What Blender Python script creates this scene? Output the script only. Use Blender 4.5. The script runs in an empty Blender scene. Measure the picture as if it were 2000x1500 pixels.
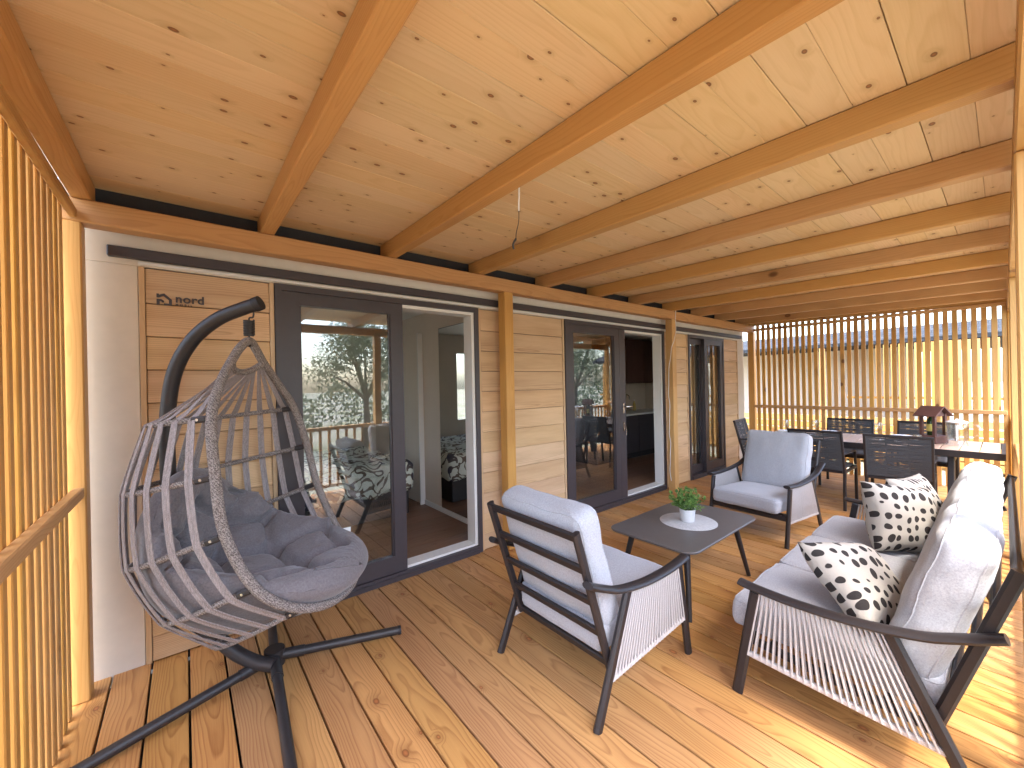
import bpy, bmesh, math, random
from mathutils import Vector, Matrix, noise as mnoise
random.seed(7)
PI = math.pi
scene = bpy.context.scene
COL = scene.collection
R_ = math.radians

# ------------------------------------------------------------------ camera
cam_d = bpy.data.cameras.new("camera"); cam = bpy.data.objects.new("camera", cam_d)
COL.objects.link(cam); scene.camera = cam
cam_d.sensor_width = 36.0; cam_d.lens = 783.68/2000*36.0
cam_d.clip_start = 0.02; cam_d.clip_end = 2000
_yaw, _roll = R_(39.17), R_(-1.184)
_f = Vector((math.sin(_yaw), math.cos(_yaw), 0)); _r = Vector((math.cos(_yaw), -math.sin(_yaw), 0)); _u = Vector((0, 0, 1))
_r2 = _r*math.cos(_roll) + _u*math.sin(_roll); _u2 = -_r*math.sin(_roll) + _u*math.cos(_roll)
M = Matrix((_r2, _u2, -_f)).transposed().to_4x4(); M.translation = Vector((0, 0, 1.5))
cam.matrix_world = M

# ------------------------------------------------------------------ world, sun, exposure
SUN_AZ = Vector((-0.42, -0.90, 0)).normalized(); SUN_EL = R_(66)
w = bpy.data.worlds.new("World"); scene.world = w; w.use_nodes = True
nt = w.node_tree; nt.nodes.clear()
sky = nt.nodes.new("ShaderNodeTexSky"); sky.sky_type = 'NISHITA'; sky.sun_disc = False
sky.sun_elevation = SUN_EL; sky.sun_rotation = math.atan2(SUN_AZ.x, SUN_AZ.y)
sky.dust_density = 3.0; sky.air_density = 1.0; sky.ozone_density = 1.0
bg = nt.nodes.new("ShaderNodeBackground"); bg.inputs[1].default_value = 0.15
wo = nt.nodes.new("ShaderNodeOutputWorld")
nt.links.new(sky.outputs[0], bg.inputs[0]); nt.links.new(bg.outputs[0], wo.inputs[0])
sun_d = bpy.data.lights.new("sun", 'SUN'); sun = bpy.data.objects.new("sun", sun_d); COL.objects.link(sun)
sun_d.energy = 0.9; sun_d.angle = R_(10.0); sun_d.color = (1.0, 0.95, 0.88)
sd = SUN_AZ*math.cos(SUN_EL) + Vector((0, 0, math.sin(SUN_EL)))
sun.rotation_euler = (-sd).to_track_quat('-Z', 'Y').to_euler()
sun.location = (0, -20, 30)
vs = scene.view_settings
vs.view_transform = 'Standard'; vs.look = 'None'; vs.gamma = 1.0; vs.exposure = 3.5; vs.use_curve_mapping = False
scene.render.engine = 'CYCLES'
scene.cycles.max_bounces = 7; scene.cycles.diffuse_bounces = 4; scene.cycles.glossy_bounces = 3; scene.cycles.transparent_max_bounces = 12
scene.cycles.use_denoising = True

# ------------------------------------------------------------------ mesh helpers
class MB:
    def __init__(s): s.v = []; s.f = []
    def add(s, vs, fs):
        o = len(s.v); s.v += [tuple(p) for p in vs]; s.f += [tuple(i+o for i in f) for f in fs]; return s
    def box(s, x0, x1, y0, y1, z0, z1):
        return s.add([(x0,y0,z0),(x1,y0,z0),(x1,y1,z0),(x0,y1,z0),(x0,y0,z1),(x1,y0,z1),(x1,y1,z1),(x0,y1,z1)],
                     [(0,3,2,1),(4,5,6,7),(0,1,5,4),(1,2,6,5),(2,3,7,6),(3,0,4,7)])
    def tube(s, pts, r, n=10, ry=None, up=None, closed=False, cap=True):
        P = [Vector(p) for p in pts]; m = len(P)
        rs = r if isinstance(r, (list, tuple)) else [r]*m
        rys = ry if isinstance(ry, (list, tuple)) else ([ry]*m if ry else rs)
        prev = None; vs = []
        for i in range(m):
            if closed: t = P[(i+1) % m] - P[i-1]
            else: t = P[min(i+1, m-1)] - P[max(i-1, 0)]
            t.normalize()
            if up is not None: a = Vector(up)
            elif prev is None: a = Vector((0, 0, 1)) if abs(t.z) < .9 else Vector((1, 0, 0))
            else: a = prev
            a = a - t*a.dot(t)
            if a.length < 1e-6: a = t.orthogonal()
            a.normalize(); prev = a; b = t.cross(a)
            for k in range(n):
                an = 2*PI*k/n
                vs.append(P[i] + a*(math.cos(an)*rys[i]) + b*(math.sin(an)*rs[i]))
        fs = []
        for i in range(m if closed else m-1):
            j = (i+1) % m
            for k in range(n):
                k2 = (k+1) % n
                fs.append((i*n+k, j*n+k, j*n+k2, i*n+k2))
        if cap and not closed:
            fs.append(tuple(range(n))); fs.append(tuple(range((m-1)*n+n-1, (m-1)*n-1, -1)))
        return s.add(vs, fs)
    def bar(s, a, b, wx, wy, up=(0, 0, 1), ch=.25):
        """chamfered rectangular bar from a to b; wx across, wy along 'up'"""
        a, b = Vector(a), Vector(b); t = (b-a).normalized(); u = Vector(up); u = (u - t*u.dot(t)).normalized(); c = t.cross(u)
        k = ch*min(wx, wy)
        o = [(-wx/2+k,-wy/2),(wx/2-k,-wy/2),(wx/2,-wy/2+k),(wx/2,wy/2-k),(wx/2-k,wy/2),(-wx/2+k,wy/2),(-wx/2,wy/2-k),(-wx/2,-wy/2+k)]
        vs = [p + c*x + u*y for p in (a, b) for x, y in o]
        fs = [tuple((i, (i+1) % 8, 8+(i+1) % 8, 8+i)) for i in range(8)] + [tuple(range(7, -1, -1)), tuple(range(8, 16))]
        return s.add(vs, fs)
    def lathe(s, prof, n=24, c=(0, 0, 0), capb=True, capt=True):
        vs = [(c[0]+r*math.cos(2*PI*k/n), c[1]+r*math.sin(2*PI*k/n), c[2]+z) for r, z in prof for k in range(n)]
        fs = [(i*n+k, i*n+(k+1) % n, (i+1)*n+(k+1) % n, (i+1)*n+k) for i in range(len(prof)-1) for k in range(n)]
        if capb: fs.append(tuple(range(n-1, -1, -1)))
        if capt: fs.append(tuple(range((len(prof)-1)*n, len(prof)*n)))
        return s.add(vs, fs)
    def mesh(s, name, m=None, smooth=True, ang=40):
        me = bpy.data.meshes.new(name); me.from_pydata(s.v, [], s.f); me.validate(); me.update()
        bm = bmesh.new(); bm.from_mesh(me); bmesh.ops.recalc_face_normals(bm, faces=bm.faces); bm.to_mesh(me); bm.free()
        if m: me.materials.append(m)
        if smooth:
            me.polygons.foreach_set('use_smooth', [True]*len(me.polygons)); me.set_sharp_from_angle(angle=R_(ang))
        return me
    def build(s, name, m, parent=None, smooth=True, ang=40, loc=None):
        return link(name, s.mesh(name, m, smooth, ang), parent, loc)

def link(name, me, parent=None, loc=None, rot=None):
    o = bpy.data.objects.new(name, me); COL.objects.link(o)
    if parent: o.parent = parent
    if loc is not None: o.location = loc
    if rot is not None: o.rotation_euler = rot
    return o
def tag(o, label, cat, group=None):
    o['label'] = label; o['category'] = cat
    if group: o['group'] = group
    return o
def thing(name, label, cat, loc=(0, 0, 0), rz=0, group=None):
    o = link(name, None, None, loc, (0, 0, rz)); o.empty_display_size = .1
    return tag(o, label, cat, group)
def struct(o): o['kind'] = 'structure'; return o
_bb = {}
def bbox_mesh(name, dx, dy, dz, bev, m, seg=1):
    k = (name, round(dx, 4), round(dy, 4), round(dz, 4), bev, m.name)
    if k not in _bb:
        bm = bmesh.new(); bmesh.ops.create_cube(bm, size=1); bmesh.ops.scale(bm, vec=(dx, dy, dz), verts=bm.verts)
        if bev: bmesh.ops.bevel(bm, geom=bm.edges[:], offset=bev, segments=seg, affect='EDGES', profile=.6)
        me = bpy.data.meshes.new(name); bm.to_mesh(me); bm.free(); me.materials.append(m)
        if seg > 1:
            me.polygons.foreach_set('use_smooth', [True]*len(me.polygons)); me.set_sharp_from_angle(angle=R_(40))
        _bb[k] = me
    return _bb[k]
def block(name, x0, x1, y0, y1, z0, z1, m, parent=None, bev=.003, seg=1, rot=None):
    return link(name, bbox_mesh(name, x1-x0, y1-y0, z1-z0, bev, m, seg), parent, ((x0+x1)/2, (y0+y1)/2, (z0+z1)/2), rot)
def copy_tree(o, parent=None):
    c = o.copy(); COL.objects.link(c)
    if parent: c.parent = parent
    for ch in [x for x in o.children]: copy_tree(ch, c)
    return c
def catmull(P, n=8, closed=False):
    P = [Vector(p) for p in P]; out = []; m = len(P)
    for i in range(m if closed else m-1):
        if closed: a, b, c, d = P[i-1], P[i], P[(i+1) % m], P[(i+2) % m]
        else: a, b, c, d = P[max(i-1, 0)], P[i], P[i+1], P[min(i+2, m-1)]
        for k in range(n):
            t = k/n
            out.append(.5*((2*b) + (c-a)*t + (2*a-5*b+4*c-d)*t*t + (3*b-a-3*c+d)*t**3))
    if not closed: out.append(P[-1])
    return out

# ------------------------------------------------------------------ material helpers
class NT:
    def __init__(s, name):
        s.m = bpy.data.materials.new(name); s.m.use_nodes = True; s.t = s.m.node_tree; s.t.nodes.clear()
        s.out = s.n("ShaderNodeOutputMaterial")
    def n(s, typ, **kw):
        x = s.t.nodes.new(typ)
        for k, v in kw.items(): setattr(x, k, v)
        return x
    def l(s, a, b): s.t.links.new(a, b)
    def put(s, sock, v):
        if v is None: return
        if hasattr(v, 'is_output') or isinstance(v, bpy.types.NodeSocket): s.l(v, sock)
        else: sock.default_value = v
    def math(s, op, a, b=None, c=None, clamp=False):
        x = s.n("ShaderNodeMath", operation=op); x.use_clamp = clamp
        s.put(x.inputs[0], a); s.put(x.inputs[1], b)
        if c is not None: s.put(x.inputs[2], c)
        return x.outputs[0]
    def mix(s, f, a, b, mode='MIX'):
        x = s.n("ShaderNodeMix", data_type='RGBA', blend_type=mode)
        s.put(x.inputs[0], f); s.put(x.inputs[6], a); s.put(x.inputs[7], b); return x.outputs[2]
    def comb(s, a, b, c):
        x = s.n("ShaderNodeCombineXYZ"); s.put(x.inputs[0], a); s.put(x.inputs[1], b); s.put(x.inputs[2], c); return x.outputs[0]
    def sep(s, v):
        x = s.n("ShaderNodeSeparateXYZ"); s.put(x.inputs[0], v); return x.outputs
    def noise(s, v, scale, detail=2, rough=.5, dist=0):
        x = s.n("ShaderNodeTexNoise"); s.put(x.inputs['Vector'], v); x.inputs['Scale'].default_value = scale
        x.inputs['Detail'].default_value = detail; x.inputs['Roughness'].default_value = rough; x.inputs['Distortion'].default_value = dist
        return x.outputs
    def map(s, v, a, b, c, d, clamp=True, smooth=False):
        x = s.n("ShaderNodeMapRange"); x.clamp = clamp
        if smooth: x.interpolation_type = 'SMOOTHSTEP'
        s.put(x.inputs[0], v)
        for i, q in enumerate((a, b, c, d)): s.put(x.inputs[1+i], q)
        return x.outputs[0]
    def ramp(s, v, stops, mode='LINEAR'):
        x = s.n("ShaderNodeValToRGB"); x.color_ramp.interpolation = mode; e = x.color_ramp.elements
        while len(e) < len(stops): e.new(.5)
        for i, (p, c) in enumerate(stops): e[i].position = p; e[i].color = (*c, 1) if len(c) == 3 else c
        s.put(x.inputs[0], v); return x.outputs[0]
    def bsdf(s, col, rough=.5, spec=.5, metal=0, bump=None, bstr=.2, bdist=.002, **kw):
        b = s.n("ShaderNodeBsdfPrincipled"); s.put(b.inputs['Base Color'], col if not isinstance(col, tuple) or len(col) == 4 else (*col, 1))
        s.put(b.inputs['Roughness'], rough); s.put(b.inputs['Specular IOR Level'], spec); s.put(b.inputs['Metallic'], metal)
        for k, v in kw.items(): s.put(b.inputs[k], v)
        if bump is not None:
            x = s.n("ShaderNodeBump"); x.inputs['Strength'].default_value = bstr; x.inputs['Distance'].default_value = bdist
            s.put(x.inputs['Height'], bump); s.l(x.outputs[0], b.inputs['Normal'])
        s.l(b.outputs[0], s.out.inputs[0]); return b
    def obj(s): return s.n("ShaderNodeTexCoord").outputs['Object']
    def rnd(s): return s.n("ShaderNodeObjectInfo").outputs['Random']

def wood(name, axis, light, dark, knot=(.10, .04, .015), freq=120, ringc=.8, kscale=5.0, kamt=.35, krad=.075, tone=.16, rough=.55, spec=.3, bstr=.15, warp=1.0, blotch=.15, k3=False):
    t = NT(name); x, y, z = t.sep(t.obj()); rn = t.rnd()
    a, b, c = {'X': (x, y, z), 'Y': (y, x, z), 'Z': (z, x, y)}[axis]
    r2 = t.math('FRACT', t.math('MULTIPLY', rn, 17.31)); r3 = t.math('FRACT', t.math('MULTIPLY', rn, 71.77))
    a = t.math('ADD', a, t.math('MULTIPLY', rn, 43.0))
    nz = t.sep(t.noise(t.comb(t.math('MULTIPLY', a, 1.3), t.math('MULTIPLY', b, 5), t.math('ADD', t.math('MULTIPLY', c, 5), t.math('MULTIPLY', r2, 9))), 1.0, 2, .5)[1])
    # knots
    kv = t.comb(t.math('MULTIPLY', a, kscale*.62), t.math('ADD', t.math('MULTIPLY', b, kscale), t.math('MULTIPLY', r3, 31)), t.math('MULTIPLY', c, kscale))
    vo = t.n("ShaderNodeTexVoronoi"); vo.voronoi_dimensions = '3D' if k3 else '2D'; vo.inputs['Scale'].default_value = 1.0; t.l(kv, vo.inputs['Vector'])
    vc = t.sep(vo.outputs['Color']); on = t.math('LESS_THAN', vc[0], kamt)
    rad = t.math('MULTIPLY', t.math('ADD', t.math('MULTIPLY', vc[1], .9), .25), krad)
    kd = t.math('DIVIDE', vo.outputs['Distance'], rad)
    km = t.math('MULTIPLY', t.map(kd, .75, 1.1, 1, 0, smooth=True), on)
    kh = t.math('MULTIPLY', t.map(kd, .8, 4.0, 1, 0, smooth=True), on)
    A = t.math('ADD', t.math('ADD', b, t.math('MULTIPLY', t.math('SUBTRACT', r2, .5), .12)), t.math('MULTIPLY', t.math('SUBTRACT', nz[0], .5), .07*warp))
    D = t.math('ADD', t.math('ADD', c, t.math('ADD', .035, t.math('MULTIPLY', r3, .08))), t.math('MULTIPLY', t.math('SUBTRACT', nz[1], .5), .11*warp))
    r = t.math('SQRT', t.math('ADD', t.math('MULTIPLY', A, A), t.math('MULTIPLY', D, D)))
    r = t.math('ADD', r, t.math('MULTIPLY', kh, .016))
    fr = t.math('FRACT', t.math('MULTIPLY', r, freq))
    ring = t.ramp(fr, [(0, (.12,)*3), (.55, (.35,)*3), (.86, (1,)*3), (1.0, (.12,)*3)])
    fib = t.noise(t.comb(t.math('MULTIPLY', a, 5), t.math('MULTIPLY', b, 220), t.math('MULTIPLY', c, 220)), 1.0, 3, .6)[0]
    lo = t.noise(t.comb(t.math('MULTIPLY', a, 1.1), t.math('MULTIPLY', b, 9), t.math('MULTIPLY', c, 9)), 1.0, 3, .55)[0]
    f = t.math('ADD', t.math('MULTIPLY', ring, ringc*.62), t.math('MULTIPLY', t.math('SUBTRACT', fib, .5), .5), clamp=True)
    f = t.math('ADD', f, t.math('MULTIPLY', t.math('SUBTRACT', lo, .5), blotch*4), clamp=True)
    col = t.mix(f, (*light, 1), (*dark, 1))
    hv = t.n("ShaderNodeHueSaturation"); t.l(col, hv.inputs['Color'])
    t.put(hv.inputs['Value'], t.map(r2, 0, 1, 1-tone, 1+tone)); t.put(hv.inputs['Hue'], t.map(r3, 0, 1, .497, .504)); t.put(hv.inputs['Saturation'], t.map(rn, 0, 1, .93, 1.05))
    col = t.mix(t.math('MULTIPLY', kh, .35), hv.outputs[0], (*[d*.75 for d in dark], 1))
    kin = t.mix(t.map(kd, .2, .9, 0, 1), (*[min(1, k*2.6) for k in knot], 1), (*knot, 1))
    col = t.mix(t.math('MULTIPLY', km, .9), col, kin)
    t.bsdf(col, t.map(f, 0, 1, rough-.06, rough+.1), spec, bump=(fib if bstr > .1 and axis == 'Y' and freq > 100 else None), bstr=bstr, bdist=.001)
    return t.m

def plain(name, col, rough=.5, spec=.5, metal=0, nscale=None, nvar=.12, bstr=.0, **kw):
    t = NT(name); o = t.obj(); c = (*col, 1); bump = None
    if nscale:
        nn = t.noise(o, nscale, 4, .6)[0]
        c = t.mix(t.map(nn, .25, .75, 0, 1), (*[x*(1-nvar) for x in col], 1), (*[min(1, x*(1+nvar)) for x in col], 1))
        bump = nn if bstr else None
    t.bsdf(c, rough, spec, metal, bump=bump, bstr=bstr or .1, bdist=.002, **kw); return t.m

def fabric(name, c1, c2, weave=900, rough=.95, wr=.25, wscale=9):
    t = NT(name); o = t.obj()
    n1 = t.noise(o, weave, 2, .6)[0]; n2 = t.noise(o, weave*.23, 2, .5)[0]; n3 = t.noise(o, wscale, 3, .6, .8)[0]
    f = t.math('ADD', t.math('MULTIPLY', n1, .55), t.math('MULTIPLY', n2, .45))
    col = t.mix(t.map(f, .32, .68, 0, 1), (*c1, 1), (*c2, 1))
    h = t.math('ADD', t.math('MULTIPLY', n1, .1), t.math('MULTIPLY', n3, 2.0))
    t.bsdf(col, rough, .15, bump=h, bstr=wr, bdist=.006, **{'Sheen Weight': .25, 'Sheen Roughness': .5}); return t.m

def glass_mat(name, f0=.1, tint=(.86, .9, .89)):
    t = NT(name); gm = t.n("ShaderNodeNewGeometry"); dp = t.n("ShaderNodeVectorMath", operation='DOT_PRODUCT'); t.l(gm.outputs['Normal'], dp.inputs[0]); t.l(gm.outputs['Incoming'], dp.inputs[1])
    fac = t.math('ADD', f0, t.math('MULTIPLY', 1-f0, t.math('POWER', t.math('SUBTRACT', 1.0, t.math('ABSOLUTE', dp.outputs['Value']), clamp=True), 5.0)))
    tr = t.n("ShaderNodeBsdfTransparent"); tr.inputs[0].default_value = (*tint, 1)
    gl = t.n("ShaderNodeBsdfGlossy"); gl.inputs['Roughness'].default_value = .004
    wob = t.noise(t.obj(), 2.2, 1, .4)[0]; bp = t.n("ShaderNodeBump"); bp.inputs['Strength'].default_value = .05; bp.inputs['Distance'].default_value = .02
    t.l(wob, bp.inputs['Height']); t.l(bp.outputs[0], gl.inputs['Normal'])
    mx = t.n("ShaderNodeMixShader"); t.l(fac, mx.inputs[0]); t.l(tr.outputs[0], mx.inputs[1]); t.l(gl.outputs[0], mx.inputs[2])
    t.l(mx.outputs[0], t.out.inputs[0]); return t.m

# palettes
m_deck = wood('larch_deck', 'Y', (.53, .275, .095), (.25, .093, .026), freq=125, ringc=1.0, kscale=4.6, kamt=.42, krad=.06, tone=.14, warp=.75, blotch=.2, rough=.48, spec=.35, knot=(.16, .055, .018))
m_ceil = wood('spruce_ceiling', 'X', (.68, .465, .25), (.53, .325, .145), freq=70, ringc=.5, kscale=7.8, kamt=.70, krad=.07, tone=.045, rough=.6, spec=.2, knot=(.11, .042, .015), bstr=.05, blotch=.1)
m_raft = wood('stained_rafter', 'Y', (.53, .285, .105), (.37, .165, .05), freq=90, ringc=.6, kscale=3.6, kamt=.75, krad=.13, tone=.08, rough=.5, k3=True)
m_beam = wood('stained_beam', 'X', (.55, .29, .10), (.37, .16, .045), freq=80, ringc=.7, kscale=2.6, kamt=.75, krad=.13, tone=.08, rough=.5, k3=True)
m_post = wood('stained_post', 'Z', (.60, .33, .105), (.42, .19, .045), freq=85, ringc=.6, kscale=2.6, kamt=.75, krad=.13, tone=.08, rough=.5, k3=True)
m_slat = wood('stained_slat', 'Z', (.55, .30, .09), (.38, .17, .042), freq=120, ringc=.5, kscale=5, kamt=.75, krad=.13, tone=.13, rough=.5, k3=True)
m_clad = wood('oak_cladding', 'X', (.64, .435, .25), (.37, .215, .105), freq=105, ringc=.9, kscale=2.2, kamt=.08, krad=.06, tone=.10, rough=.6, warp=.6, blotch=.32)
m_trim = wood('oak_trim', 'Z', (.60, .41, .23), (.46, .28, .14), freq=100, ringc=.5, kamt=.02, tone=.05, rough=.6)
m_lam = wood('dark_laminate', 'X', (.24, .125, .075), (.12, .055, .032), freq=90, ringc=.6, kamt=.04, tone=.15, rough=.4)
m_dteak = wood('table_slat_wood', 'X', (.50, .36, .27), (.36, .23, .16), freq=100, ringc=.5, kamt=.03, tone=.06, rough=.45)
m_well = wood('dark_stained_wood', 'Z', (.115, .055, .045), (.06, .026, .022), freq=100, ringc=.6, kamt=.05, tone=.08, rough=.6)
m_white = plain('cream_wall', (.69, .62, .525), .75, .2, nscale=14, nvar=.035, bstr=.03)
m_dark = plain('anthracite_frame', (.052, .043, .048), .42, .45, nscale=30, nvar=.06)
m_black = plain('black_metal', (.028, .024, .024), .45, .5, nscale=60, nvar=.12)
m_chairm = plain('dark_furniture_metal', (.022, .018, .019), .42, .4, nscale=50, nvar=.1)
m_liner = plain('pale_reveal', (.72, .70, .66), .5, .4)
m_steel = plain('brushed_steel', (.62, .6, .58), .25, .5, 1.0)
m_int = plain('greige_wall', (.68, .585, .485), .8, .2, nscale=4, nvar=.03)
m_intw = plain('white_gloss_door', (.74, .71, .67), .45, .4)
m_fascia = plain('dark_fascia', (.03, .028, .03), .6, .3, nscale=20)
m_cush = fabric('grey_cushion', (.27, .275, .30), (.46, .465, .495), 700)
m_egg = fabric('charcoal_cushion', (.115, .105, .112), (.215, .20, .21), 500, wr=.35)
m_rope = plain('pale_rope', (.47, .44, .43), .9, .1, nscale=350, nvar=.2, bstr=.4)
m_dash = plain('dark_chair_rope', (.085, .088, .095), .7, .3, nscale=200, nvar=.3, bstr=.3)
m_glass = glass_mat('door_glass', .15, (.92, .94, .93))
m_tglass = glass_mat('table_glass', .09, (.97, .98, .98))
m_mirror = plain('mirror', (.62, .6, .58), .02, .5, 1.0)
m_plate = plain('white_ceramic', (.82, .81, .79), .2, .5)
m_pot = plain('pale_pot', (.66, .65, .64), .6, .3, nscale=40, nvar=.06)
m_ctop = plain('charcoal_table', (.105, .093, .088), .38, .45, nscale=25, nvar=.06)

def m_strap_():
    t = NT('woven_strap'); o = t.obj(); x, y, z = t.sep(o)
    n1 = t.noise(o, 420, 2, .6)[0]; n2 = t.noise(t.comb(t.math('MULTIPLY', x, 260), t.math('MULTIPLY', y, 260), t.math('MULTIPLY', z, 30)), 1, 2, .6)[0]
    f = t.math('ADD', t.math('MULTIPLY', n1, .5), t.math('MULTIPLY', n2, .5))
    col = t.mix(t.map(f, .34, .66, 0, 1), (.17, .15, .15, 1), (.42, .375, .37, 1))
    t.bsdf(col, .85, .2, bump=f, bstr=.6, bdist=.003); return t.m
m_strap = m_strap_()
def m_wick_():
    t = NT('wicker_wrap'); o = t.obj()
    wv = t.n("ShaderNodeTexWave", wave_type='BANDS', bands_direction='DIAGONAL'); t.l(o, wv.inputs[0]); wv.inputs['Scale'].default_value = 38; wv.inputs['Distortion'].default_value = 9.0; wv.inputs['Detail'].default_value = 2; wv.inputs['Detail Scale'].default_value = 4
    n1 = t.noise(o, 160, 3, .65)[0]
    f = t.math('ADD', t.math('MULTIPLY', wv.outputs['Fac'], .55), t.math('MULTIPLY', n1, .55))
    col = t.ramp(f, [(.2, (.075, .062, .058)), (.5, (.215, .185, .17)), (.8, (.39, .35, .325))])
    t.bsdf(col, .7, .3, bump=f, bstr=.8, bdist=.005); return t.m
m_wick = m_wick_()
def m_dots_():
    t = NT('spotted_linen'); p = t.n("ShaderNodeTexCoord").outputs['UV']
    nd = t.n("ShaderNodeVectorMath", operation='SCALE'); t.l(t.noise(p, 9, 1)[1], nd.inputs[0]); nd.inputs['Scale'].default_value = .035
    ad = t.n("ShaderNodeVectorMath", operation='ADD'); t.l(p, ad.inputs[0]); t.l(nd.outputs[0], ad.inputs[1])
    sx, sy, sz = t.sep(ad.outputs[0])
    vo = t.n("ShaderNodeTexVoronoi"); vo.inputs['Scale'].default_value = 1; vo.inputs['Randomness'].default_value = .42
    t.l(t.comb(t.math('MULTIPLY', sx, 15.5), t.math('MULTIPLY', sy, 13), t.math('MULTIPLY', sz, 13)), vo.inputs['Vector'])
    cc = t.sep(vo.outputs['Color']); d = vo.outputs['Distance']; rad = t.map(cc[0], 0, 1, .25, .37)
    m = t.map(t.math('SUBTRACT', d, rad), -.012, .012, 1, 0)
    wv = t.noise(t.obj(), 600, 2)[0]
    cream = t.mix(wv, (.40, .365, .32, 1), (.56, .52, .46, 1)); blk = t.mix(wv, (.02, .018, .018, 1), (.06, .052, .05, 1))
    t.bsdf(t.mix(m, cream, blk), .92, .15, bump=t.math('ADD', t.math('MULTIPLY', wv, .1), t.math('MULTIPLY', t.noise(t.obj(), 14, 3, .6, 1.2)[0], 2)), bstr=.3, bdist=.006); return t.m
m_dots = m_dots_()
def m_duvet_():
    t = NT('patterned_duvet'); o = t.obj(); n1 = t.noise(o, 5.2, 1.0, .4, 1.6)[0]; n2 = t.noise(o, 3.1, 0, .4, .6)[0]
    m = t.map(t.math('ABSOLUTE', t.math('SUBTRACT', n1, .5)), .045, .055, 1, 0)
    dk = t.mix(t.map(n2, .4, .6, 0, 1), (.035, .04, .075, 1), (.17, .13, .10, 1))
    t.bsdf(t.mix(m, (.72, .74, .64, 1), dk), .9, .15); return t.m
m_duvet = m_duvet_()
def m_ground_():
    t = NT('dry_grass_ground'); o = t.obj(); n1 = t.noise(o, .35, 4, .6)[0]; n2 = t.noise(o, 30, 4, .7)[0]
    c = t.mix(t.map(n1, .4, .62, 0, 1), (.27, .255, .225, 1), (.12, .145, .06, 1)); c = t.mix(t.map(n2, .3, .7, 0, .5), c, (.33, .315, .29, 1))
    t.bsdf(c, .95, .1, bump=n2, bstr=.5, bdist=.02); return t.m
m_ground = m_ground_()
def m_leaf_(name, c1, c2, tr=.3):
    t = NT(name); g = t.n("ShaderNodeNewGeometry").outputs['Random Per Island']
    c = t.mix(g, (*c1, 1), (*c2, 1)); d = t.n("ShaderNodeBsdfPrincipled"); t.l(c, d.inputs['Base Color']); d.inputs['Roughness'].default_value = .5
    tl = t.n("ShaderNodeBsdfTranslucent"); t.l(c, tl.inputs[0]); mx = t.n("ShaderNodeMixShader"); mx.inputs[0].default_value = tr
    t.l(d.outputs[0], mx.inputs[1]); t.l(tl.outputs[0], mx.inputs[2]); t.l(mx.outputs[0], t.out.inputs[0]); return t.m
m_olive = m_leaf_('olive_leaf', (.055, .085, .035), (.16, .20, .11))
m_plant = m_leaf_('plant_leaf', (.05, .13, .025), (.26, .42, .11))
m_bark = plain('bark', (.12, .095, .07), .9, .1, nscale=25, nvar=.4, bstr=.6)

# ------------------------------------------------------------------ ground and deck
struct(MB().box(-150, 150, -150, 150, -1.0, -.38).build('ground', m_ground, None, False))
W = 3.01                                             # facade plane
deck = struct(MB().box(-.47, 8.0, -.17, 3.0, -.36, -.06).build('deck', m_fascia, None, False))
x = -.003 - .157*3
while x < 7.98:
    x1 = min(x+.1485, 8.02)
    block('plank', max(x, -.474)+.001, x1, -.18, 3.06, -.030, 0, m_deck, deck, .002, 1, (0, random.uniform(-.002, .002), 0))
    x += .157

# ------------------------------------------------------------------ pergola
perg = thing('pergola', 'stained timber pergola with boarded spruce ceiling and square posts over the deck', 'pergola')
SL = .0212
def zb(y): return 2.45 + SL*(y-2.83)                 # underside of rafters
tilt = math.atan(SL)
RAF = [(-.42+.79*k) for k in range(11)] + [7.90]
for rx in RAF:
    link('rafter', bbox_mesh('rafter', .075, 3.36, .112, .006, m_raft), perg, (rx+.0375, 1.29, zb(1.29)+.056), (tilt, 0, 0))
link('header_beam', bbox_mesh('header_beam', 8.46, .10, .115, .006, m_beam), perg, (3.75, 2.88, 2.335+.0565))
link('header_beam', bbox_mesh('header_beam', 8.46, .10, .115, .006, m_beam), perg, (3.75, -.08, zb(-.08)-.061))
for px in (-.43, 2.29, 5.17, 7.95):
    link('post', bbox_mesh('post', .10, .10, 2.333, .006, m_post), perg, (px, 2.88, 2.333/2+.001))
    h = zb(-.08)-.121
    link('post', bbox_mesh('post', .10, .10, h, .006, m_post), perg, (px, -.08, h/2+.001))
yy = .055-.145*3; k = 0
while yy < 2.98:
    g0, g1 = (.0005, .0014) if k % 2 else (.0014, .0005)
    y0, y1 = yy+g0, min(yy+.145, 3.0)-g1
    cuts = sorted(random.sample(RAF[2:10], 2)); 
    if cuts[1]-cuts[0] < 1.0: cuts = cuts[:1]
    xs = [-.43] + [c+.0375 for c in cuts] + [8.0]
    for a, b in zip(xs[:-1], xs[1:]):
        ym = (y0+y1)/2
        link('ceiling_plank', bbox_mesh('ceiling_plank', b-a-.002, y1-y0, .019, .0015, m_ceil), perg, ((a+b)/2, ym, zb(ym)+.1125+.0105+random.uniform(0, .0012)), (tilt, 0, 0))
    yy += .145; k += 1
link('light_blocking_roof', bbox_mesh('light_blocking_roof', 8.6, 3.5, .03, 0, m_fascia), perg, (3.75, 1.27, zb(1.27)+.1125+.045), (tilt, 0, 0))  # unseen slab above the planks, added to block light from overhead

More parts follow.
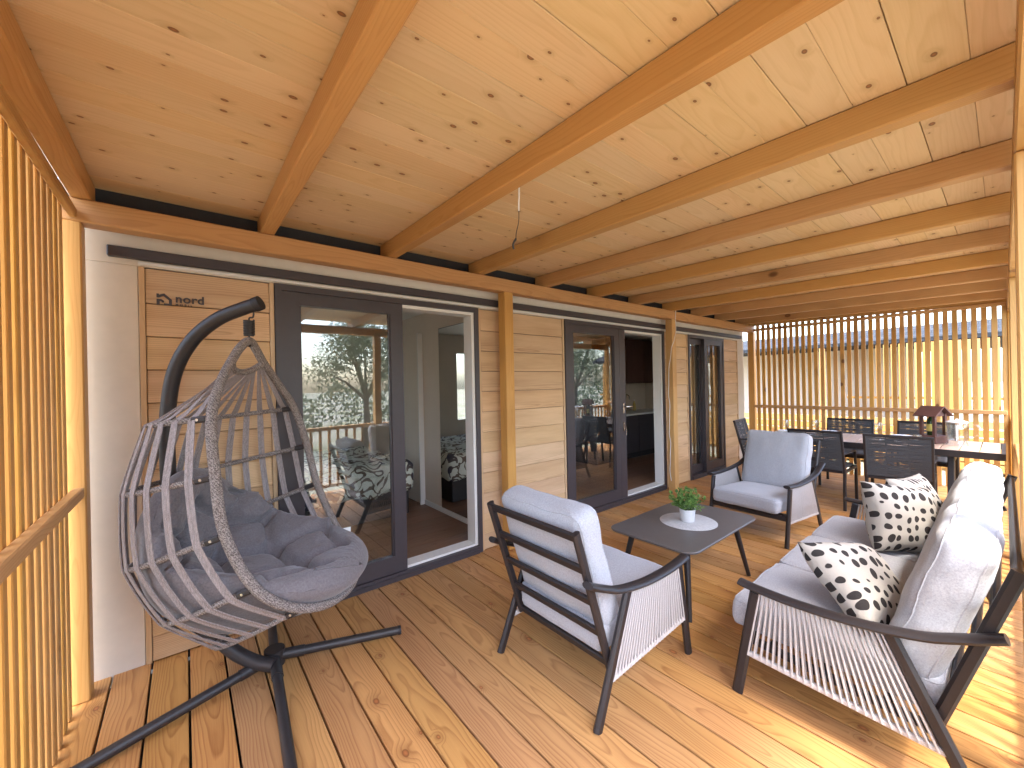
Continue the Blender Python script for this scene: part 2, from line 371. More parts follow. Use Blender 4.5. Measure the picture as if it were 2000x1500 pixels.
# slat screens
def slat_screen(label, xs, y0, y1, pitch, sw, sd, ztop, rail):
    t = thing('slat_screen', label, 'screen', (xs, 0, 0), 0, 'slat screens at the two ends of the deck')
    y = y0
    while y < y1:
        zt = zb(y)-.004 if ztop is None else ztop
        link('slat', bbox_mesh('slat', sd, sw, round(zt-.004, 3), .004, m_slat), t, (0, y, zt/2+.002), (0, 0, random.uniform(-.03, .03)))
        y += pitch
    link('rail', bbox_mesh('rail', .040, rail[1]-rail[0], .052, .005, m_raft), t, (rail[2], (rail[0]+rail[1])/2, 1.017))
    link('rail', bbox_mesh('rail', .030, rail[1]-rail[0], .045, .005, m_raft), t, (rail[2], (rail[0]+rail[1])/2, zb(1.4)-.05))
    return t
slat_screen('amber vertical slat screen with handrail beside the hanging chair', -.452, -.01, 2.80, .0912, .046, .046, None, (-.02, 2.826, .0445))
slat_screen('vertical slat screen with low rail behind the dining table', 7.925, -.012, 2.815, .0842, .050, .028, None, (-.02, 2.826, -.0355))

# outer railing
t = thing('railing', 'timber balustrade between the outer posts along the open side of the deck', 'railing')
for a, b in ((-.375, 2.235), (2.345, 5.115), (5.225, 7.895)):
    block('top_rail', a, b, -.115, -.045, .90, .945, m_beam, t, .005); block('bottom_rail', a, b, -.10, -.06, .08, .125, m_beam, t, .004)
    n = int((b-a)/.115)
    for i in range(n):
        xx = a + (i+.5)*(b-a)/n
        link('baluster', bbox_mesh('baluster', .035, .032, .769, .003, m_slat), t, (xx, -.08, .5125))

# ------------------------------------------------------------------ mobile home
home = thing('mobile_home', 'cream mobile home with oak look cladding and dark sliding doors facing the deck', 'building')
def hb(name, x0, x1, y0, y1, z0, z1, m, bev=.003): return block(name, x0, x1, y0, y1, z0, z1, m, home, bev)
hb('corner_panel', -.46, -.192, 3.0, 3.12, -.06, 2.19, m_white); hb('corner_panel', 7.62, 7.90, 3.0, 3.12, -.06, 2.19, m_white)
hb('header_panel', -.46, 7.90, 3.0, 3.12, 2.1905, 2.47, m_white)
hb('fascia', -.47, 8.02, 2.985, 3.14, 2.472, 2.70, m_fascia)
for a, b in ((-.31, 2.232), (2.348, 5.112), (5.228, 7.74)):
    pass
tr = hb('shutter_track', -.308, 7.74, 2.962, 2.999, 2.222, 2.278, m_dark, .004)
hb('track_lip', -.19, 7.70, 2.985, 2.999, 2.198, 2.214, m_liner, .002)
for a, b in ((-.19, .458), (2.056, 3.176), (5.176, 5.846), (7.046, 7.62)):
    hb('backing_panel', a, b, 3.022, 3.12, -.05, 2.19, m_fascia, 0)
    hb('trim_strip', a+.001, a+.026, 2.990, 3.021, .0, 2.188, m_trim, .002); hb('trim_strip', b-.026, b-.001, 2.990, 3.021, .0, 2.188, m_trim, .002)
    zt = 2.186
    for i in range(12):
        h = .185 if i < 11 else zt-.004
        if i == 0: h = .196
        link('cladding_board', bbox_mesh('cladding_board', b-a-.056, .016, h-.003, .003, m_clad), home, ((a+b)/2, 3.006, zt-h/2), (R_(-3.6), 0, 0))
        zt -= h
# doors: each a part with sub-parts
def door(label, x0, x1, sashes, opening, handle=None, zt=2.188):
    d = link('sliding_door', None, home, (0, 0, 0)); d['label'] = label
    f = MB(); y0, y1 = 2.978, 3.10
    f.box(x0, x0+.042, y0, y1, .0, zt); f.box(x1-.042, x1, y0, y1, .0, zt); f.box(x0+.042, x1-.042, y0, y1, zt-.042, zt); f.box(x0+.042, x1-.042, y0-.012, y1, .0, .062)
    f.box(x0+.05, x1-.05, y0-.022, y0-.0125, .030, .040)
    f.build('frame', m_dark, d, False)
    for (a, b, st, yb) in sashes:
        s = MB(); z0, z1 = .064, zt-.044; q = .055
        s.box(a, a+st, yb, yb+q, z0, z1); s.box(b-st, b, yb, yb+q, z0, z1); s.box(a+st, b-st, yb, yb+q, z1-.085, z1); s.box(a+st, b-st, yb, yb+q, z0, z0+.125)
        g = .012
        s.box(a+st, a+st+g, yb+.012, yb+.04, z0+.125, z1-.085); s.box(b-st-g, b-st, yb+.012, yb+.04, z0+.125, z1-.085)
        o = s.build('sash', m_dark, d, False)
        block('pane', a+st+.001, b-st-.001, yb+.022, yb+.028, z0+.126, z1-.086, m_glass, d, 0)
    if opening:
        a, b = opening; l = MB()
        l.box(b, b+.030, 2.995, 3.12, .066, zt-.043); l.box(a, b, 2.995, 3.12, zt-.068, zt-.043); l.box(a, b, 3.0, 3.12, .063, .082)
        l.build('reveal', m_liner, d, False)
    if handle:
        hx, hz, yb = handle; k = MB()
        k.box(hx-.013, hx+.013, yb-.006, yb-.0005, hz-.06, hz+.06); k.tube([(hx, yb-.004, hz+.02), (hx, yb-.045, hz+.02), (hx+.02, yb-.05, hz+.02), (hx+.12, yb-.05, hz+.02)], .009, 8)
        k.box(hx-.013, hx+.013, yb-.006, yb-.0005, hz-.28, hz-.17); k.tube([(hx, yb-.004, hz-.22), (hx, yb-.03, hz-.22)], .006, 8)
        k.tube([(hx, yb-.025, hz-.23), (hx+.015, yb-.028, hz-.27), (hx+.012, yb-.028, hz-.33)], .005, 6)
        k.build('handle', m_steel, d)
    return d
door('dark framed sliding door beside the hanging chair, right half open', .46, 2.054, [(.503, 1.335, .10, 2.985)], (1.336, 1.984))
door('dark framed glazed door between the two posts, right half open', 3.178, 5.174, [(3.221, 4.135, .092, 2.985)], (4.265, 5.10), (4.205, 1.17, 2.985))
block('door_stile', 4.14, 4.262, 2.985, 3.045, .064, 2.143, m_dark, home, .004)
door('narrow two pane dark sliding window door near the far corner', 5.848, 7.044, [(5.891, 6.43, .075, 3.043), (6.36, 7.0, .095, 2.985)], None)
# interior shell
FZ = .075
hb('floor_slab', -.44, 7.88, 3.121, 6.0, -.05, FZ-.003, m_fascia, 0)
for i in range(15):
    hb('laminate_plank', -.44, 7.88, 3.122+i*.19, 3.122+i*.19+.188, FZ-.002, FZ+.006, m_lam, .001)
for a, b, z0, z1 in ((-.44, -.2, FZ, 2.6), (-.2, .75, FZ, .9), (-.2, .75, 2.05, 2.6), (.75, 2.7, FZ, 2.6), (2.7, 4.6, FZ, .95), (2.7, 4.6, 2.05, 2.6), (4.6, 7.88, FZ, 2.6)):
    hb('interior_wall', a, b, 5.98, 6.06, z0, z1, m_int, 0)
for a, b, z0 in ((-.2, .75, .9), (2.7, 4.6, .95)): hb('added_rear_window', a, b, 6.015, 6.021, z0, 2.05, m_glass, 0)  # unseen panes in the back wall, added to let more daylight into the rooms
hb('interior_wall', -.46, -.38, 3.121, 5.979, FZ, 2.60, m_int, 0); hb('interior_wall', 7.82, 7.90, 3.121, 5.979, FZ, 2.60, m_int, 0)
hb('interior_ceiling', -.37, 7.81, 3.121, 5.97, 2.36, 2.44, m_liner, 0)
hb('roof_deck', -.5, 8.0, 3.141, 6.1, 2.61, 2.75, m_fascia, 0)
hb('partition', 2.215, 2.30, 3.121, 4.42, FZ+.006, 2.359, m_int, 0); hb('partition', 2.215, 2.30, 5.32, 5.979, FZ+.006, 2.359, m_int, 0)
hb('partition', 2.216, 2.299, 4.421, 5.319, 2.13, 2.359, m_int, 0)
hb('skirting', 2.203, 2.2145, 3.122, 4.41, FZ+.007, FZ+.065, m_liner, .002)
t = thing('interior_door', 'white edged bedroom door standing ajar beyond the bed', 'door')
block('door_leaf', 2.172, 2.208, 4.425, 5.30, FZ+.012, 2.12, m_int, t, .003); block('door_edge', 2.150, 2.2135, 4.402, 4.424, FZ+.008, 2.13, m_intw, t, .003)
t = thing('mirror', 'tall mirror on the bedroom wall just inside the open sliding door', 'mirror')
block('mirror_glass', 2.198, 2.2018, 3.24, 3.98, FZ+.07, 2.13, m_mirror, t, 0); block('mirror_backing', 2.2022, 2.2145, 3.235, 3.985, FZ+.068, 2.135, m_black, t, 0)

def cushion(name, dx, dy, dz, m, parent=None, r=.045, crown=.02, loc=None, rot=None, seed=0, wr=.004, n=22, pipe=False):
    bm = bmesh.new(); bmesh.ops.create_cube(bm, size=2); bmesh.ops.subdivide_edges(bm, edges=bm.edges[:], cuts=n, use_grid_fill=True)
    h = Vector((dx/2, dy/2, dz/2)); r = min(r, dz*.49)
    for v in bm.verts:
        a, b, c = v.co
        sm = lambda q: math.copysign(abs(q)**.8, q)
        p = Vector((sm(a)*h.x, sm(b)*h.y, c*h.z)); q = Vector([max(-h[i]+r, min(h[i]-r, p[i])) for i in range(3)]); d = p-q
        if d.length > 1e-9: p = q + d.normalized()*r
        p.z += math.copysign(crown, c)*(1-a*a)*(1-b*b)*(abs(c)**.5)
        nv = mnoise.noise_vector(p*7+Vector((seed*3.1, seed, 0)))*wr*1.6 + mnoise.noise_vector(p*22+Vector((seed, 0, 5)))*wr*.5
        v.co = p+nv
    me = bpy.data.meshes.new(name); bm.to_mesh(me); bm.free(); me.materials.append(m)
    me.polygons.foreach_set('use_smooth', [True]*len(me.polygons))
    ob = link(name, me, parent, loc, rot)
    if pipe:
        for sg in (-1, 1):
            k = .76; P = []
            for x_, y_ in [(sx*(h.x-r)+r*k*math.cos(a0+PI/2*i/5), sy*(h.y-r)+r*k*math.sin(a0+PI/2*i/5)) for sx, sy, a0 in ((1, 1, 0), (-1, 1, PI/2), (-1, -1, PI), (1, -1, 3*PI/2)) for i in range(6)]: P.append(Vector((x_, y_, sg*(h.z-r+r*.66))))
            Q = []
            for a_, b_ in zip(P, P[1:]+P[:1]):
                nn_ = max(1, int((b_-a_).length/.03))
                Q += [a_.lerp(b_, i/nn_) for i in range(nn_)]
            Q = [p+mnoise.noise_vector(p*7+Vector((seed*3.1, seed, 0)))*wr*1.6 + mnoise.noise_vector(p*22+Vector((seed, 0, 5)))*wr*.5 for p in Q]
            MB().tube(Q, .0032, 6, closed=True).build('piping', m, ob)
    return ob

t = thing('bed', 'double bed under a cream duvet with dark serpentine print seen through the glass', 'bed')
block('bed_base', .05, 1.92, 4.22, 5.75, FZ+.007, .36, m_black, t, .01)
cushion('duvet', 1.98, 1.62, .34, m_duvet, t, .09, .03, (.99, 4.98, .50), None, 3, .02)
cushion('bed_pillow', .45, .68, .16, m_plate, t, .07, .05, (.35, 4.7, .77), (0, R_(-15), 0), 4)
cushion('bed_pillow', .45, .68, .16, m_duvet, t, .07, .05, (.35, 5.4, .77), (0, R_(-15), 0), 5)
# kitchen
t = thing('kitchen_unit', 'dark kitchen base unit with pale worktop behind the second door', 'kitchen unit')
for i in range(3): block('cabinet_front', 6.02+i*.6+.003, 6.02+i*.6+.597, 4.36, 4.38, FZ+.11, .87, m_dark, t, .002)
block('carcass', 6.02, 7.81, 4.385, 4.96, FZ+.007, .87, m_fascia, t, 0); block('worktop', 6.0, 7.815, 4.335, 4.965, .872, .905, m_liner, t, .004)
block('backsplash', 6.0, 7.81, 4.966, 4.985, .906, 1.46, m_int, t, 0); 
for i in range(3): block('wall_cabinet', 6.02+i*.6, 6.62+i*.6-.004, 4.62, 4.965, 1.47, 2.33, m_well, t, .003)
block('rear_panel', 5.5, 7.815, 4.99, 5.03, FZ+.007, 2.358, m_int, t, 0)
t = thing('refrigerator', 'tall dark fridge cabinet at the left end of the kitchen unit', 'refrigerator')
block('fridge_body', 5.42, 5.99, 4.40, 4.98, FZ+.008, 2.05, m_dark, t, .004); block('fridge_door', 5.425, 5.985, 4.375, 4.398, FZ+.05, 2.04, m_fascia, t, .004)
t = thing('kitchen_tap', 'chrome swan neck tap on the pale kitchen worktop', 'tap', (6.75, 4.8, .906))
MB().tube(catmull([(0, 0, 0), (0, 0, .25), (0, -.06, .33), (0, -.14, .31), (0, -.15, .24)], 6), .012, 8).build('spout', m_steel, t); MB().lathe([(.028, 0), (.028, .03), (.016, .04)], 12).build('base', m_steel, t)
t = thing('soap_bottle', 'small yellow bottle next to the kitchen tap', 'bottle', (7.1, 4.78, .906))
MB().lathe([(.03, 0), (.033, .02), (.033, .13), (.012, .17), (.012, .2)], 14).build('bottle_body', plain('amber_plastic', (.55, .4, .12), .3), t); MB().lathe([(.014, .2), (.014, .225)], 10).build('cap', m_plate, t)
t = thing('bar_stool', 'white bar stool behind the glass of the second door', 'stool', (3.9, 4.0, FZ+.006))
MB().lathe([(.17, 0), (.17, .012), (.03, .03), (.022, .05), (.022, .6)], 20).build('pedestal', m_steel, t); cushion('seat', .36, .34, .06, m_plate, t, .028, .008, (0, 0, .64), None, 2, .001, 8)

# wall sign: house mark and lettering
t = thing('wall_sign', 'dark house logo with lettering on the cladding left of the first door', 'sign', (-.116, 2.986, 1.985))
def poly(mb, pts, y=.004):
    n = len(pts); mb.add([(a, 0, b) for a, b in pts]+[(a, y, b) for a, b in pts], [tuple(range(n)), tuple(range(2*n-1, n-1, -1))]+[(i, n+i, n+(i+1) % n, (i+1) % n) for i in range(n)])
mk = MB(); S = .066
poly(mk, [(0, .62*S), (0, .95*S), (.16*S, .95*S), (.16*S, .86*S), (.5*S, 1.0*S), (1.0*S, .52*S), (1.0*S, 0), (.48*S, 0), (.48*S, .16*S), (.8*S, .16*S), (.8*S, .45*S), (.45*S, .78*S), (.16*S, .62*S)])
poly(mk, [(0, 0), (0, .5*S), (.3*S, .5*S), (.48*S, .38*S), (.48*S, .22*S), (.34*S, .22*S), (.3*S, .32*S), (.2*S, .32*S), (.2*S, 0)])
mk.build('house_mark', m_dark, t, False)
def text(body, size, x, z, spacing, off):
    cu = bpy.data.curves.new('lettering', 'FONT'); cu.body = body; cu.size = size; cu.extrude = .0015; cu.offset = off; cu.space_character = spacing
    o = bpy.data.objects.new('tmp', cu); COL.objects.link(o); bpy.context.view_layer.update()
    me = bpy.data.meshes.new_from_object(o.evaluated_get(bpy.context.evaluated_depsgraph_get())); bpy.data.objects.remove(o); me.materials.clear(); me.materials.append(m_dark)
    link('lettering', me, t, (x, .002, z), (PI/2, 0, 0))
text('nord', .064, .080, .022, 1.08, .0016); text('MOBIL', .016, .081, .004, 1.9, .0003)

# ------------------------------------------------------------------ hanging egg chair
EAX = Vector((.263, 2.477, 0)); FAZ = R_(-36.2)
egg = thing('hanging_chair', 'grey woven hanging egg chair on a black curved stand with tufted charcoal cushion', 'hanging chair', EAX, FAZ)
# local: x = forward, y = lateral (far side +), z up
rim_half = [(.0, .0, 1.752), (-.005, .065, 1.715), (-.005, .135, 1.645), (.012, .25, 1.53), (.046, .364, 1.397-.02), (.093, .418, 1.146), (.139, .437, .904), (.24, .419, .674), (.35, .35, .545), (.45, .21, .475), (.49, 0, .455)]
rim = rim_half + [(a, -b, c) for a, b, c in reversed(rim_half[1:-1])]
RC = catmull(rim, 8, True)
MB().tube(RC, .021, 12, closed=True).build('rim', m_wick, egg)
bar = catmull([(-.005, -.135, 1.645), (-.035, -.08, 1.605), (-.045, 0, 1.59), (-.035, .08, 1.605), (-.005, .135, 1.645)], 6)
MB().tube(bar, .017, 10).build('top_bar', m_wick, egg)
ribs = [((.050, .366, 1.38), .40, 1.335, 1.06), ((.095, .420, 1.14), .505, 1.02, 1.06), ((.140, .438, .90), .50, .665, 1.05), ((.245, .418, .67), .36, .40, 1.02), ((.385, .315, .52), .16, .225, .95)]
def ribpt(k, ph):
    (u, wv, z), b, z2, bul = ribs[k]
    s, c = math.sin(ph), math.cos(ph)
    e = (abs(s)**.9)
    return Vector((-b*c + u*(1-c), math.copysign(1, s)*wv*e*(1+(bul-1)*math.sin(2*abs(ph))*1.5), z2 + (z-z2)*(1-c)**1.0))
for k in range(5):
    pts = [ribpt(k, -PI/2 + PI*i/40) for i in range(41)]
    MB().tube(pts, .0125, 8).build('rib', m_wick, egg)
    for sgn in (-1, 1):
        e = ribpt(k, sgn*PI/2); e2 = ribpt(k, sgn*(PI/2-.13)); d = (e2-e).normalized()
        b = MB(); o = Vector((0, sgn, 0)) - d*d.dot(Vector((0, sgn, 0)))
        if o.length < .1: o = Vector((0, 0, 1)) - d*d.z
        o.normalize(); b.bar(e+d*.02, e+d*.075, .03, .029, o); br = b.build('bracket', m_black, egg)
        c = e+d*.05
        MB().tube([c+o*.013, c+o*.018], .006, 8).build('screw', m_steel, br)
def ribbon(mb, pts, wds, wid, th=.0035):
    P = [Vector(p) for p in pts]; m = len(P); vs = []
    for i in range(m):
        tt = (P[min(i+1, m-1)]-P[max(i-1, 0)]).normalized(); w_ = Vector(wds[i]); w_ = (w_-tt*w_.dot(tt)).normalized(); nn = tt.cross(w_)
        ww = wid if not callable(wid) else wid(i/(m-1))
        for a, b in ((-1, -1), (-.15, -1), (0, -.2), (.15, -1), (1, -1), (1, 1), (.15, 1), (0, .2), (-.15, 1), (-1, 1)): vs.append(P[i]+w_*(a*ww/2)+nn*(b*th/2))
    n = 10; mb.add(vs, [(i*n+k, i*n+(k+1) % n, (i+1)*n+(k+1) % n, (i+1)*n+k) for i in range(m-1) for k in range(n)])
NS = 19
for j in range(NS):
    fr = -1 + 2*j/(NS-1); ph = fr*PI/2*.90
    tb = bar[int((fr*.92+1)/2*(len(bar)-1)+.5)]
    P = [tb+Vector((0, 0, -.012))]; WD = [Vector((.3, 1, 0))]
    keys = [P[0]] + [ribpt(k, ph) for k in range(5)]
    tang = [Vector((0, 1, 0))] + [ribpt(k, ph+.02)-ribpt(k, ph-.02) for k in range(5)]
    # top section straight, lower sections bowed
    pts = []; wd = []
    C_ = [keys[1+a].lerp(keys[2+a], k/7) + (catmull(keys[1:], 7)[a*7+k]-keys[1+a].lerp(keys[2+a], k/7))*.45 for a in range(4) for k in range(7)] + [keys[5]]
    for i in range(8): q = i/8; pts.append(keys[0].lerp(keys[1], q)); wd.append(tang[0].normalized().lerp(tang[1].normalized(), q))
    for i, p in enumerate(C_):
        q = i/7; a = int(min(q, 3.999)); wd.append(tang[1+a].normalized().lerp(tang[min(2+a, 5)].normalized(), q-a)); pts.append(p)
    cen = Vector((.0, 0, .9)); out = []
    for i, p in enumerate(pts):
        seg = (i-8)/7 if i >= 8 else None
        off = 0
        if seg is not None: off = .014
        d = Vector((p.x+.02, p.y, 0)); d = d.normalized() if d.length > 1e-3 else Vector((-1, 0, 0))
        out.append(p+d*off)
    mb = MB(); ribbon(mb, out, wd, lambda q: .018+.014*min(1, q*3.5)); mb.build('strap', m_strap, egg)
# stand
pole = catmull([(.09, 0, .06), (-.02, 0, .09), (-.14, 0, .17), (-.27, 0, .33), (-.36, 0, .54), (-.405, 0, .84), (-.42, 0, 1.15), (-.415, 0, 1.38), (-.375, 0, 1.60), (-.285, 0, 1.76), (-.16, 0, 1.865), (-.03, 0, 1.92), (.035, 0, 1.94)], 8)
MB().tube(pole, .034, 14).build('stand_pole', m_black, egg)
MB().tube([(.03, 0, 1.938), (.036, 0, 1.9405), (.062, 0, 1.951)], .037, 14).build('pole_cap', m_fascia, egg)
inv = Matrix.Rotation(-FAZ, 4, 'Z')
def wl(p): return inv @ (Vector(p)-EAX)
hub = Vector((.352, 2.515, .055))
MB().tube([wl(hub+Vector((0, 0, -.045))), wl(hub+Vector((0, 0, .04)))], .05, 14).build('stand_hub', m_black, egg)
for e in ((.985, 2.335, .024), (-.375, 2.30, .024), (.285, 1.66, .024), (.40, 2.94, .024)):
    e = Vector(e); d = (e-hub); d.z = 0; d.normalize(); s = hub+d*.03; m1 = hub + (e-hub)*.22
    lg = MB().tube([wl(s), wl(m1), wl(e)], .0235, 12).build('stand_leg', m_black, egg)
    MB().tube([wl(s), wl(m1)], .0275, 12).build('leg_socket', m_black, lg)
    MB().tube([wl(e-d*.01), wl(e+d*.006)], .0255, 12).build('end_cap', m_fascia, lg)
# spring and hooks
hk = MB().tube(catmull([(.012, 0, 1.912), (.024, 0, 1.90), (.02, 0, 1.875), (.003, 0, 1.872), (0, 0, 1.855)], 5), .0045, 8); hk.build('hook', m_black, egg)
sp = [(.023*math.cos(a*.55), .023*math.sin(a*.55), 1.86-.082*a/114) for a in range(115)]
MB().tube(sp, .0042, 6).build('spring', m_black, egg)
MB().tube(catmull([(0, 0, 1.78), (.0, 0, 1.772), (.0, .018, 1.76), (0, .012, 1.735), (0, -.008, 1.733), (0, -.014, 1.745)], 5), .0045, 8).build('hook', m_black, egg)
MB().tube([(.0, .012*math.cos(a*PI/6), 1.742+.018*math.sin(a*PI/6)) for a in range(12)], .005, 6, closed=True).build('ring', m_black, egg)
# tufted cushion (bent pad)
prof = catmull([(-.30, 0, 1.09), (-.375, 0, .93), (-.365, 0, .76), (-.28, 0, .60), (-.12, 0, .50), (.08, 0, .465), (.28, 0, .48), (.44, 0, .525), (.555, 0, .565)], 10)
NP = len(prof)-1; NU = 110; NV = 70
btn = [(u_, v_) for r_i, u_ in enumerate((.12, .27, .42, .57, .72, .87)) for v_ in ((-.42, .42) if r_i % 2 else (-.82, 0, .82))]
def pad(u, v, side):
    fi = u*NP; i = int(min(fi, NP-1)); c = prof[i].lerp(prof[i+1], fi-i)
    tt = (prof[min(i+2, NP)]-prof[max(i-1, 0)]).normalized(); nn = Vector((-tt.z, 0, tt.x)); 
    if nn.x < 0 and u < .3: nn = -nn
    if u >= .3 and nn.z < 0: nn = -nn
    hw = .415*(min(1, (u/.16))**.5 if u < .16 else 1)*(1-max(0, (u-.72)/.28)**2.2)**.5 if u < 1 else 0
    hw *= .80+.2*math.sin(PI*min(1, max(0, u)))
    vv = v*hw; cup = .42*vv*vv/.4*(1.25 if u < .75 else 1-.6*(u-.75)/.25)
    p = c + nn*cup + Vector((0, vv, 0))
    e = max(0, (1-abs(v)**3.2))**.5 * max(0, 1-abs(2*u-1)**7)**.5
    th = .125*e
    if side > 0:
        dim = 0
        for bu, bv in btn: dim += math.exp(-(((u-bu)/.034)**2+((v-bv)/.11)**2))
        cr = 0
        for a, b in creases:
            ax, ay = btn[a]; bx, by = btn[b]; L2 = ((bx-ax)*3)**2+(by-ay)**2; q = (((u-ax)*3*(bx-ax)*3)+(v-ay)*(by-ay))/L2
            if 0 <= q <= 1:
                dd = math.hypot((u-ax-(bx-ax)*q)*3, v-ay-(by-ay)*q); cr = max(cr, math.exp(-(dd/.06)**2))
        th *= max(.12, 1-.8*min(1, dim)-.42*cr)
        th += e*.010*mnoise.noise(Vector((u*9, v*3, 1))) + .005*mnoise.noise(Vector((u*38, v*11, 4)))
    return p + nn*(th if side > 0 else -th*.55-.125*e*math.exp(-((u-.5)/.24)**2))
creases = [(a, b) for a in range(len(btn)) for b in range(a+1, len(btn)) if math.hypot((btn[a][0]-btn[b][0])*3, btn[a][1]-btn[b][1]) < .66]
mb = MB(); vs = []
for side in (1, -1):
    for i in range(NU+1):
        for j in range(NV+1): vs.append(pad(i/NU, -1+2*j/NV, side))
o1 = (NU+1)*(NV+1); fs = []
idx = lambda i, j, o: o+i*(NV+1)+j
for i in range(NU):
    for j in range(NV):
        fs.append((idx(i, j, 0), idx(i+1, j, 0), idx(i+1, j+1, 0), idx(i, j+1, 0))); fs.append((idx(i, j, o1), idx(i, j+1, o1), idx(i+1, j+1, o1), idx(i+1, j, o1)))
mb.add(vs, fs)
me = mb.mesh('cushion', m_egg, True, 180)
bm = bmesh.new(); bm.from_mesh(me); bmesh.ops.remove_doubles(bm, verts=bm.verts, dist=.0008); bmesh.ops.recalc_face_normals(bm, faces=bm.faces); bm.to_mesh(me); bm.free()
cu = link('cushion', me, egg)
MB().box(-.03, .03, -.001, .001, 0, .03).build('care_tag', m_plate, cu, False).matrix_local = Matrix.Translation((.33, .385, .60)) @ Matrix.Rotation(.5, 4, 'Z')

# ------------------------------------------------------------------ lounge furniture
def lounge(name, label, cat, W_, loc, rz, ncush, group=None):
    """local: x forward from the rear feet, y across 0..W_, z up"""
    t = thing(name, label, cat, loc, rz, group)
    arm = catmull([(-.045, 0, .632), (.0, 0, .610), (.06, 0, .585), (.16, 0, .550), (.35, 0, .522), (.56, 0, .513), (.70, 0, .518), (.762, 0, .524)], 6)
    def arm_z(f):
        for a, b in zip(arm[:-1], arm[1:]):
            if a.x <= f <= b.x: return a.z + (b.z-a.z)*(f-a.x)/(b.x-a.x)
        return .55
    for sy in (0, 1):
        y = W_*sy; o = 1 if sy else -1; ins = -o
        q = .004*o
        MB().bar((0, y, .0), (.238, y, .535), .030, .046, (1, 0, 0), .35).build('leg', m_chairm, t); MB().bar((.782, y, 0), (.694, y, .508), .030, .046, (1, 0, 0), .35).build('leg', m_chairm, t)
        MB().tube([p+Vector((0, y+o*.012*max(0, math.sin(PI*(p.x/.76))), .012)) for p in arm], .029, 12, .016, (0, 0, 1)).build('armrest', m_chairm, t)
        yb = y+ins*.034
        MB().bar((-.075, yb, .862), (.135, yb, .205), .030, .040, (1, 0, 0), .3).build('back_post', m_chairm, t)
        MB().bar((.075, y, .178), (.752, y, .212), .022, .026, (0, 0, 1), .3).build('side_rail', m_rope, t)
        MB().bar((.136, yb, .225), (.748, yb, .262), .028, .038, (0, 0, 1), .3).build('seat_rail', m_chairm, t)
        n = 26
        for i in range(n):
            q = i/(n-1); ft = .262+(.672-.262)*q; fb = .110+(.728-.110)*q; zt_ = arm_z(ft)+.004; zb_ = .168+.05*fb
            r = MB()
            for sd_ in (-1, 1): r.tube([(fb+random.uniform(-.002, .002), y+sd_*.010, zb_), (ft, y+sd_*.007, zt_)], .0042, 6)
            r.build('rope', m_rope, t)
    for z in (.838, .685, .53, .375, .222):
        q = (.862-z)/(.862-.205); f = -.075+.21*q
        MB().bar((f, .034+.0155, z), (f, W_-.034-.0155, z), .020, .040, (-.30, 0, .95), .25).build('back_slat', m_chairm, t)
    MB().bar((.742, .016, .245), (.742, W_-.016, .245), .028, .045, (0, 0, 1), .3).build('front_rail', m_chairm, t)
    for i in range(3):
        f = .25+i*.2; MB().bar((f, .05, .252), (f, W_-.05, .252), .03, .018).build('seat_slat', m_chairm, t)
    wi = W_-.095; cw = wi/ncush
    for i in range(ncush):
        yc = .0475+cw*(i+.5)
        cushion('seat_cushion', .735, cw-.004, .135, m_cush, t, .040, .016, (.462, yc, .338), (0, R_(-2.5), 0), i+random.random()*9, .0035, 22, True)
        cushion('back_cushion', .60, cw-.004, .15, m_cush, t, .055, .022, (.115, yc, .645), (0, R_(-107.5), 0), i+random.random()*9, .006, 22, True)
    return t
G = 'matching grey cushioned lounge seats'
lounge('armchair', 'dark slat backed armchair with grey cushions seen from behind, nearest the camera', 'armchair', .68, (1.345, 1.12, 0), 0, 1, G)
lounge('armchair', 'dark framed armchair with grey cushions facing the camera beyond the coffee table', 'armchair', .70, (4.93, 1.86, 0), PI+R_(-5), 1, G)
lounge('sofa', 'three seat sofa with pale rope sides and grey cushions at the right', 'sofa', 2.0, (4.04, .05, 0), PI/2, 3, G)

